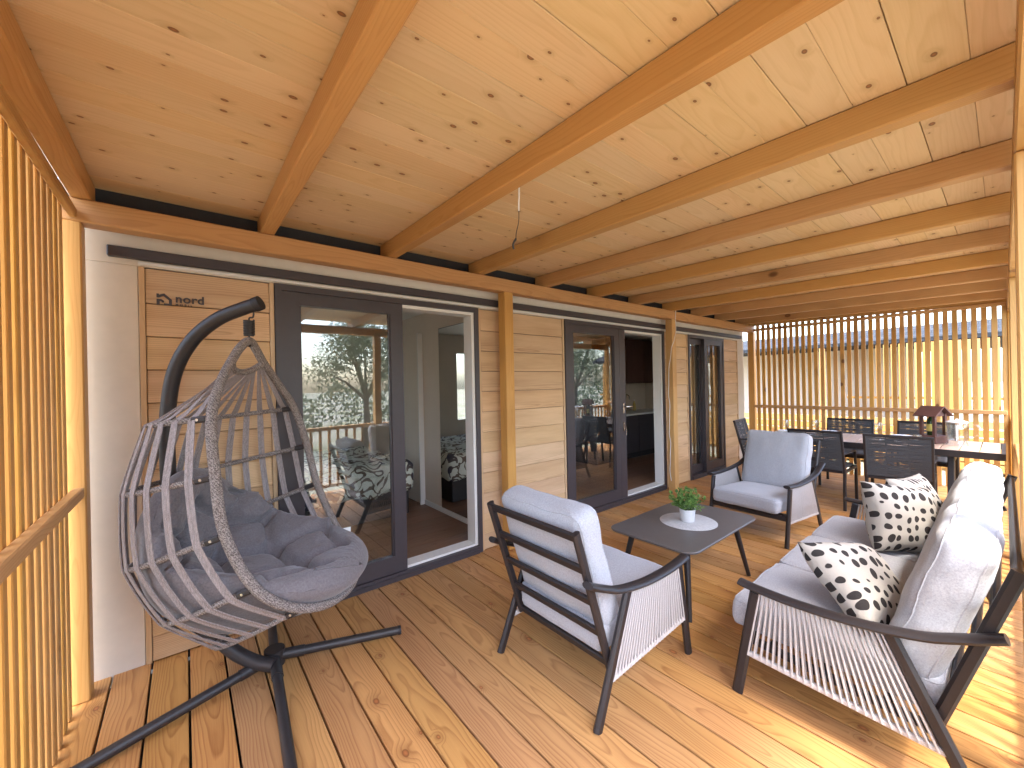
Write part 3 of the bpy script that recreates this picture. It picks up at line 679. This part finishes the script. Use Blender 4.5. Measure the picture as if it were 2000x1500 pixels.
def pillow(label, loc, rot, s=.44, seed=1, th=.085):
    mb = MB(); N = 26; vs = []; fs = []
    for side in (1, -1):
        for i in range(N+1):
            for j in range(N+1):
                a, b = -1+2*i/N, -1+2*j/N
                sx = 1-.09*(1-b*b); sy = 1-.09*(1-a*a) if True else 1
                k = ((1-a**4)*(1-b**4)); z = side*th*max(0, k)**.55
                p = Vector((a*(1-.10*(1-abs(a))*0)*s/2*(1-.075*(1-b*b)*abs(a)**2), b*s/2*(1-.075*(1-a*a)*abs(b)**2), z))
                nv = mnoise.noise_vector(p*9+Vector((seed*2.3, seed, side)))*.014*max(0, k)**.4
                cr = mnoise.noise(Vector((math.atan2(b, a)*3.2, seed*4, side)))*.010*(max(abs(a), abs(b))**3)*(max(0, k)**.3)
                vs.append(p+nv+Vector((0, 0, cr+.05*a*a*b*b*0 + .02*math.sin(a*2.2+seed)*math.sin(b*1.7))))
    o = (N+1)**2
    for i in range(N):
        for j in range(N):
            q = [i*(N+1)+j, (i+1)*(N+1)+j, (i+1)*(N+1)+j+1, i*(N+1)+j+1]
            fs.append(tuple(q)); fs.append(tuple(o+x for x in reversed(q)))
    mb.add(vs, fs); me = mb.mesh('throw_pillow', m_dots, True, 180)
    uv = me.uv_layers.new(name='UVMap')
    for lp in me.loops:
        sd_, r_ = divmod(lp.vertex_index, o); i, j = divmod(r_, N+1); uv.data[lp.index].uv = ((i/N-.5)*s*1.22+sd_*1.7+seed*3, (j/N-.5)*s*1.22+seed)
    bm = bmesh.new(); bm.from_mesh(me); bmesh.ops.remove_doubles(bm, verts=bm.verts, dist=.0006); bmesh.ops.recalc_face_normals(bm, faces=bm.faces); bm.to_mesh(me); bm.free()
    ob = link('throw_pillow', me, None, loc, rot); tag(ob, label, 'pillow', 'spotted throw pillows on the sofa'); return ob
pillow('black spotted cream pillow slumped at the near end of the sofa', (2.44, .43, .525), (R_(40), R_(12), R_(-25)), .42, 1)
pillow('black spotted cream pillow in front at the far end of the sofa', (3.50, .42, .60), (R_(70), R_(6), R_(-42)), .43, 2, .10)
pillow('black spotted cream pillow tucked behind at the far end of the sofa', (3.80, .38, .61), (R_(70), R_(0), R_(-20)), .43, 3)

# coffee table
t = thing('coffee_table', 'low charcoal coffee table with rounded corners and splayed legs', 'coffee table', (2.86, 1.515, 0))
bm = bmesh.new(); 
def rrect(hx, hy, r, n=8):
    return [(sx*(hx-r)+r*math.cos(a0+PI/2*i/n), sy*(hy-r)+r*math.sin(a0+PI/2*i/n)) for sx, sy, a0 in ((1, 1, 0), (-1, 1, PI/2), (-1, -1, PI), (1, -1, 3*PI/2)) for i in range(n+1)]
def slab(mb, rings):
    n = len(rings[0][0]); vs = [(x_, y_, z_) for pts, z_ in rings for x_, y_ in pts]
    fs = [(i*n+k, i*n+(k+1) % n, (i+1)*n+(k+1) % n, (i+1)*n+k) for i in range(len(rings)-1) for k in range(n)]+[tuple(range(n-1, -1, -1)), tuple(range((len(rings)-1)*n, len(rings)*n))]
    return mb.add(vs, fs)
bm.free()
slab(MB(), [(rrect(.46, .27, .07), .412), (rrect(.512, .318, .085), .436), (rrect(.515, .32, .086), .445), (rrect(.510, .316, .084), .450)]).build('table_top', m_ctop, t, True, 30)
for sx in (-1, 1):
    for sy in (-1, 1):
        MB().tube([(sx*.455, sy*.262, 0), (sx*.36, sy*.20, .413)], [.014, .022], 10).build('leg', m_chairm, t)
def m_mat_():
    t_ = NT('woven_placemat'); x_, y_, z_ = t_.sep(t_.obj()); an = t_.math('ARCTAN2', y_, x_); r_ = t_.math('SQRT', t_.math('ADD', t_.math('MULTIPLY', x_, x_), t_.math('MULTIPLY', y_, y_)))
    n1 = t_.noise(t_.comb(t_.math('MULTIPLY', an, 14), t_.math('MULTIPLY', r_, 25), 0), 1, 3, .6)[0]; n2 = t_.noise(t_.obj(), 500, 2)[0]
    f = t_.math('ADD', t_.math('MULTIPLY', n1, .6), t_.math('MULTIPLY', n2, .4))
    t_.bsdf(t_.mix(t_.map(f, .3, .7, 0, 1), (.33, .32, .32, 1), (.55, .54, .53, 1)), .8, .2, bump=f, bstr=.3, bdist=.002); return t_.m
tag(MB().lathe([(.195, 0), (.198, .002), (.195, .004), (.02, .004)], 64).build('placemat', m_mat_(), None, True, 40, (2.885, 1.50, .4505)), 'round pale grey woven placemat on the coffee table', 'placemat')
t = thing('potted_plant', 'small leafy green plant in a pale pot on the placemat', 'plant', (2.885, 1.505, .455))
MB().lathe([(.045, 0), (.047, .002), (.056, .088), (.058, .092), (.053, .092), (.051, .075), (.01, .075)], 28, capt=True).build('pot', m_pot, t)
MB().lathe([(.051, .076), (.03, .079), (.005, .08)], 16).build('soil', m_bark, t)
fo = MB(); stems = MB()
for i in range(60):
    a = random.uniform(0, 2*PI); el = random.uniform(.25, 1.5); L = random.uniform(.08, .16); d = Vector((math.cos(a)*math.cos(el), math.sin(a)*math.cos(el), math.sin(el)))
    b0 = Vector((math.cos(a)*.02, math.sin(a)*.02, .078)); tip = b0 + d*L + Vector((0, 0, .012))
    stems.tube([b0, b0.lerp(tip, .5)+Vector((0, 0, .008)), tip], .0011, 4)
    for k in range(9):
        q = random.uniform(.35, 1.0); c = b0.lerp(tip, q)+Vector((0, 0, .008)); rd = Vector((random.gauss(0, 1), random.gauss(0, 1), random.gauss(.3, .6))).normalized()
        ln = random.uniform(.02, .034); s_ = rd.cross(Vector((random.random(), random.random(), 1))).normalized()*ln*.36; up = rd.cross(s_).normalized()*.002
        fo.add([c, c+rd*ln*.45+s_+up, c+rd*ln, c+rd*ln*.45-s_+up, c+rd*ln*.45-up], [(0, 1, 4), (1, 2, 4), (2, 3, 4), (3, 0, 4)])
lf = fo.build('foliage', m_plant, t, False); lf['kind'] = 'stuff'; stems.build('stems', m_plant, t)

# ------------------------------------------------------------------ dining group
TX0, TX1, TY0, TY1 = 5.98, 6.92, .0, 2.08
t = thing('dining_table', 'long dining table with pale slatted top and dark frame before the far screen', 'dining table')
n = 15; pw = (TY1-TY0-.06)/n
for i in range(n): block('top_slat', TX0+.025, TX1-.025, TY0+.03+i*pw+.004, TY0+.03+(i+1)*pw-.004, .722, .742, m_dteak, t, .002)
f = MB(); f.box(TX0, TX0+.024, TY0, TY1, .675, .741); f.box(TX1-.024, TX1, TY0, TY1, .675, .741); f.box(TX0+.0245, TX1-.0245, TY0, TY0+.029, .675, .741); f.box(TX0+.0245, TX1-.0245, TY1-.029, TY1, .675, .741)
f.box(TX0+.03, TX1-.03, .6, .66, .69, .72); f.box(TX0+.03, TX1-.03, 1.4, 1.46, .69, .72); f.build('table_frame', m_chairm, t, False)
for yc in (TY0+.36, TY1-.36):
    for sx in (0, 1):
        a = (TX0+.12 if sx else TX1-.12); b = (TX0+.05 if sx else TX1-.05)
        MB().bar((b, yc, 0), (a+(.08 if sx else -.08), yc, .69), .05, .11, (1, 0, 0), .15).build('leg', m_chairm, t)
    MB().bar((TX0+.2, yc, .62), (TX1-.2, yc, .62), .05, .06).build('crossbar', m_chairm, t)
def dining_chair(label, loc, rz):
    t = thing('dining_chair', label, 'chair', loc, rz, 'dark rope back dining chairs')   # local: x forward, back at x=0
    w2 = .25
    for s in (-1, 1):
        MB().bar((.07, s*w2, 0), (.09, s*w2, .45), .030, .032, (1, 0, 0)).build('leg', m_chairm, t); MB().bar((.55, s*w2, 0), (.53, s*w2, .45), .030, .032, (1, 0, 0)).build('leg', m_chairm, t)
        MB().bar((.09, s*w2, .40), (-.03, s*w2, .885), .026, .032, (1, 0, 0)).build('back_post', m_chairm, t)
        MB().tube(catmull([(.03, s*(w2+.0), .635), (.2, s*(w2+.01), .64), (.45, s*(w2+.01), .635), (.5, s*w2, .60), (.525, s*w2, .46)], 4), .014, 8, .011).build('armrest', m_chairm, t)
        MB().bar((.10, s*w2, .428), (.53, s*w2, .438), .028, .034).build('seat_rail', m_chairm, t)
    MB().bar((-.03, -w2-.013, .885), (-.03, w2+.013, .885), .032, .028).build('top_rail', m_chairm, t); MB().bar((.082, -w2+.015, .43), (.082, w2-.015, .43), .03, .034).build('back_rail', m_chairm, t); MB().bar((.535, -w2+.015, .438), (.535, w2-.015, .438), .03, .034).build('front_rail', m_chairm, t)
    wv = MB()
    for i in range(44):
        z = .452+(.868-.452)*i/43; x_ = .09-.12*(z-.40)/.485
        for dx in (-.013, .013):
            P = [(x_+dx*(1 if abs(q) > .9 else .6+.5*random.random()), q*w2, z+random.uniform(-.008, .008)*(1-abs(q))) for q in (-1, -.5, 0, .5, 1)]
            wv.tube(P, .0040, 5, cap=False)
    for y_ in (-.085, .085): wv.tube([(.075, y_, .45), (-.02, y_, .87)], .006, 5)
    wv.build('rope_back', m_dash, t)['kind'] = 'stuff'
    cushion('seat_pad', .44, .46, .035, m_dash, t, .016, .004, (.315, 0, .462), None, 1, .001, 8)
    return t
dining_chair('dark rope back chair on the near side of the dining table, nearer the house', (5.65, 1.40, 0), R_(-2))
dining_chair('dark rope back chair on the near side of the table, before the wine well', (5.62, .70, 0), R_(3))
dining_chair('dark rope back chair on the screen side of the dining table, closer to the house', (7.42, 1.42, 0), PI+R_(2))
dining_chair('dark rope back chair on the screen side of the table, behind the wine well', (7.44, .66, 0), PI)
dining_chair('dark rope back chair at the head of the dining table beside the house wall', (6.47, 2.50, 0), -PI/2+R_(6))
TZ = .7425
def plate(label, x_, y_):
    t = thing('plate', label, 'plate', (x_, y_, TZ), 0, 'white plates set on the dining table')
    MB().lathe([(.07, 0), (.08, .004), (.13, .016), (.132, .019), (.128, .019), (.075, .008), (.01, .007)], 40).build('dinner_plate', m_plate, t); MB().lathe([(.05, .0195), (.06, .021), (.10, .034), (.102, .037), (.06, .027), (.01, .026)], 36).build('side_plate', m_plate, t)
plate('stacked white plates on the near side of the dining table toward the house', 6.17, 1.62); plate('stacked white plates on the far side of the dining table toward the house', 6.72, 1.50)
plate('stacked white plates on the near side of the table beside the wooden wine well', 6.2, .82); plate('stacked white plates on the far side of the table behind the wooden wine well', 6.73, .80); plate('stacked white plates at the head of the dining table', 6.45, 1.92)
def wine(label, x_, y_):
    t = thing('wine_glass', label, 'glass', (x_, y_, TZ), 0, 'wine glasses on the dining table')
    MB().lathe([(.034, 0), (.034, .002), (.006, .006), (.004, .012), (.004, .085), (.012, .092), (.034, .112), (.041, .14), (.038, .17), (.032, .195), (.0305, .195), (.036, .17), (.039, .14), (.032, .114), (.01, .095)], 24, capb=True, capt=True).build('glass_body', m_tglass, t)
wine('wine glass at the head end of the dining table', 6.30, 1.88); wine('wine glass between the two stacks of plates near the house', 6.50, 1.60); wine('wine glass in the middle of the table left of the wooden wine well', 6.55, .98)
def tumbler(label, x_, y_):
    t = thing('tumbler', label, 'glass', (x_, y_, TZ), 0, 'stemless glasses on the dining table')
    MB().lathe([(.028, 0), (.040, .03), (.043, .055), (.037, .10), (.035, .10), (.041, .055), (.037, .03), (.02, .008)], 24).build('glass_body', m_tglass, t)
tumbler('stemless glass on the near side of the table above the first chair back', 6.12, 1.28); tumbler('stemless glass right beside the wooden wine well', 6.30, .62)
t = thing('wine_well', 'dark wooden miniature well with gabled roof on the dining table', 'wine holder', (6.52, .515, TZ), R_(64))
block('well_base', -.08, .08, -.10, .10, 0, .085, m_well, t, .004)
for sx in (-1, 1):
    for sy in (-1, 1): block('post', sx*.058-.014, sx*.058+.014, sy*.078-.014, sy*.078+.014, .086, .33, m_well, t, .002)
for sx in (-1, 1):
    a = MB(); poly(a, [(-.09, .30), (.09, .30), (.0, .385)], .010); o = a.build('gable', m_well, t, False); o.rotation_euler = (0, 0, PI/2); o.location = (sx*.058-.005*(-1), 0, 0)
for s in (-1, 1): MB().bar((-.105, s*.068, .355), (.105, s*.068, .355), .17, .012, (0, s*.62, .78), .1).build('roof_board', m_well, t)
t = thing('wine_bottle', 'dark green bottle with yellow label inside the wooden wine well', 'bottle', (6.515, .53, TZ+.0855))
MB().lathe([(.034, 0), (.037, .006), (.037, .15), (.03, .18), (.014, .205), (.0135, .26), (.016, .262), (.016, .275)], 24).build('bottle_body', plain('dark_green_glass', (.02, .045, .015), .12, .6), t)
lb = MB(); lb.lathe([(.0378, .045), (.0378, .125)], 24, capb=False, capt=False); lb.build('paper_label', plain('yellow_label', (.62, .58, .16), .6), t)
t = thing('drink_dispenser', 'clear glass drink dispenser with handle and lid at the right of the table', 'dispenser', (6.42, .33, TZ))
MB().lathe([(.065, .05), (.082, .06), (.085, .10), (.085, .22), (.078, .245), (.076, .245), (.083, .22), (.083, .10), (.078, .064), (.01, .06)], 32).build('jar', m_tglass, t)
MB().lathe([(.087, .246), (.087, .256), (.05, .268), (.012, .27), (.012, .285)], 32).build('lid', m_plate, t)
MB().lathe([(.082, 0), (.085, .004), (.07, .048), (.068, .048), (.08, .004)], 32, capb=False, capt=False).build('stand', m_tglass, t)
MB().tube(catmull([(0, -.08, .22), (0, -.14, .225), (0, -.165, .17), (0, -.14, .11), (0, -.08, .10)], 6), .010, 8).build('handle', m_tglass, t)
MB().lathe([(.011, 0), (.011, .16)], 14, (-.02, 0, .065)).build('ice_core', m_plate, t); MB().tube([(-.085, 0, .085), (-.12, 0, .085), (-.12, 0, .06)], .009, 8).build('tap', m_steel, t)

# ------------------------------------------------------------------ cables
t = thing('hanging_cable', 'loose electric cable with bare ends dangling beside the third rafter', 'cable', (1.262, 1.465, zb(1.465)+.1))
MB().tube(catmull([(0, 0, 0), (.0, 0, -.11), (-.003, 0, -.15), (-.004, .0, -.19)], 5), .0035, 6).build('white_sheath', m_plate, t)
MB().tube(catmull([(-.004, 0, -.18), (-.006, 0, -.24), (-.02, .004, -.30), (-.022, .004, -.335)], 5), .0022, 6).build('wire', m_black, t)
MB().tube(catmull([(-.022, .004, -.325), (-.036, .01, -.355), (-.03, .012, -.375)], 4), .005, 6).build('connector', m_black, t)
pc = [(5.225, 2.84, 2.42)]
tag(MB().tube(catmull([(5.21, 2.822, 2.46), (5.19, 2.818, 2.36), (5.20, 2.82, 2.20), (5.15, 2.82, 2.05), (5.105, 2.835, 1.95), (5.112, 2.86, 1.8)]+[(5.108-.012*(i % 2), 2.88+.01*((i//2) % 2), 1.7-.13*i) for i in range(13)], 6), .004, 6).build('post_cable', m_plate, None), 'pale cable twisting down the second post next to the glazed door', 'cable')

# ------------------------------------------------------------------ neighbour plot
m_shing = NT('grey_shingle'); _o = m_shing.obj(); _bk = m_shing.n("ShaderNodeTexBrick"); _x = m_shing.sep(_o); m_shing.l(m_shing.comb(_x[1], _x[2], 0), _bk.inputs[0]); _bk.inputs['Scale'].default_value = 4
_bk.inputs['Color1'].default_value = (.03, .034, .04, 1); _bk.inputs['Color2'].default_value = (.045, .05, .058, 1); _bk.inputs['Mortar'].default_value = (.016, .018, .02, 1); m_shing.bsdf(_bk.outputs['Color'], .85, .2, bump=_bk.outputs['Fac'], bstr=.4, bdist=.01); m_shing = m_shing.m
nh = thing('neighbour_house', 'pale neighbouring mobile home with grey shingle roof seen through the far screen', 'building')
block('wall', 13.4, 16.5, 1.5, 9.5, -.38, 2.26, m_white, nh, .01)
rf = MB(); rf.add([(11.6, -3.5, 2.28), (11.6, 10.2, 2.28), (12.5, 10.2, 2.60), (12.5, -3.5, 2.60), (17, 10.2, 2.28), (17, -3.5, 2.28), (11.6, -3.5, 2.20), (11.6, 10.2, 2.20), (17, 10.2, 2.20), (17, -3.5, 2.20)], [(0, 1, 2, 3), (3, 2, 4, 5), (0, 6, 7, 1), (6, 9, 8, 7), (4, 8, 9, 5), (0, 3, 5, 9, 6), (1, 7, 8, 4, 2)])
rf.build('roof', m_shing, nh, False)
ns = thing('neighbour_fence', 'sunlit timber slat terrace fence of the neighbouring home beyond the far screen', 'fence')
for i in range(44): link('slat', bbox_mesh('fence_slat', .03, .050, 1.42, .004, m_slat), ns, (11.55, -3.0+i*.118, 1.46))
for i in range(6): link('board', bbox_mesh('fence_board', .028, 7.6, .13, .004, m_post), ns, (11.52, .85, -.25+.16*i), None)
for i in range(5): link('post', bbox_mesh('fence_post', .10, .10, 2.56, .006, m_post), ns, (11.62, -3.0+i*1.9, .90))
block('rail', 11.58, 11.62, -3.2, 2.25, 1.02, 1.07, m_post, ns, .004)
nd = thing('neighbour_deck', 'low timber terrace of the neighbouring home beyond the far screen', 'deck')
block('deck_boards', 11.7, 13.38, -3.4, 9.0, -.37, -.02, m_post, nd, .005)

# ------------------------------------------------------------------ trees on the open side (seen mirrored in the door glass)
def tree(name, label, x_, y_, h, rad, nleaf, seed, group):
    rg = random.Random(seed); t = thing(name, label, 'tree', (x_, y_, -.38), rg.uniform(0, 6), group)
    mb = MB(); th = h*.34; base = Vector((0, 0, 0)); fork = Vector((rg.uniform(-.15, .15), rg.uniform(-.15, .15), th))
    mb.tube([base, base.lerp(fork, .5)+Vector((.06, -.04, 0)), fork], [.15, .11, .09], 9)
    lobes = []
    for i in range(9):
        a = 2*PI*i/9+rg.uniform(-.3, .3); e = fork+Vector((math.cos(a)*rad*rg.uniform(.35, .8), math.sin(a)*rad*rg.uniform(.35, .8), rg.uniform(.18, .52)*h))
        mb.tube([fork, fork.lerp(e, .55)+Vector((0, 0, .1)), e], [.06, .035, .012], 6); lobes.append((e, rg.uniform(.5, .85)))
    lobes.append((fork+Vector((0, 0, h*.5)), .8)); mb.build('trunk', m_bark, t)
    lf = MB()
    for i in range(nleaf):
        c, r = rg.choice(lobes); d = Vector((rg.gauss(0, 1), rg.gauss(0, 1), rg.gauss(0, 1))).normalized()*r*(rg.random()**.45)*rad*.62
        p = c+d; ax = Vector((rg.gauss(0, 1), rg.gauss(0, 1), rg.gauss(0, .8)-.15)).normalized()
        for q in range(4):
            l = rg.uniform(.07, .13); dr = (ax+Vector((rg.gauss(0, .6), rg.gauss(0, .6), rg.gauss(0, .6)))).normalized(); s_ = dr.cross(Vector((rg.random()-.5, rg.random()-.5, rg.random()))).normalized()*l*.17
            o = p+ax*(q*.05); lf.add([o, o+dr*l*.5+s_, o+dr*l, o+dr*l*.5-s_], [(0, 1, 2, 3)])
    lf.build('crown', m_olive, t, False)
TG = 'olive trees on the open side of the deck'
tree('olive_tree', 'olive tree mirrored at the left of the first sliding door', -4.4, -7.4, 4.2, 1.5, 3600, 1, TG); tree('olive_tree', 'olive tree mirrored in the middle of the first sliding door', .9, -7.9, 4.6, 1.6, 3800, 2, TG)
tree('olive_tree', 'olive tree mirrored at the right of the first sliding door', 4.4, -6.8, 4.3, 1.6, 3800, 3, TG); tree('olive_tree', 'olive tree mirrored in the second glazed door', 8.2, -7.2, 4.6, 1.7, 3800, 4, TG); tree('olive_tree', 'olive tree mirrored at the edge of the second glazed door', 12.6, -5.2, 4.7, 2.0, 4600, 5, TG)
rg = random.Random(9); hd = MB()
for i in range(14000):
    x_ = rg.uniform(-18, 26); z_ = (rg.random()**.8)*(1.7+.35*math.sin(x_*1.3)+.25*math.sin(x_*3.7)); y_ = -14+rg.gauss(0, .45)
    p = Vector((x_, y_, z_-.38)); ax = Vector((rg.gauss(0, 1), rg.gauss(0, 1), rg.gauss(0, 1))).normalized(); l = rg.uniform(.12, .24); s_ = ax.cross(Vector((rg.random(), rg.random(), 1))).normalized()*l*.35
    hd.add([p, p+ax*l*.5+s_, p+ax*l, p+ax*l*.5-s_], [(0, 1, 2, 3)])
h = hd.build('hedge', m_olive, None, False); h['kind'] = 'stuff'; tag(h, 'far green hedge mirrored low in the door glass', 'hedge')
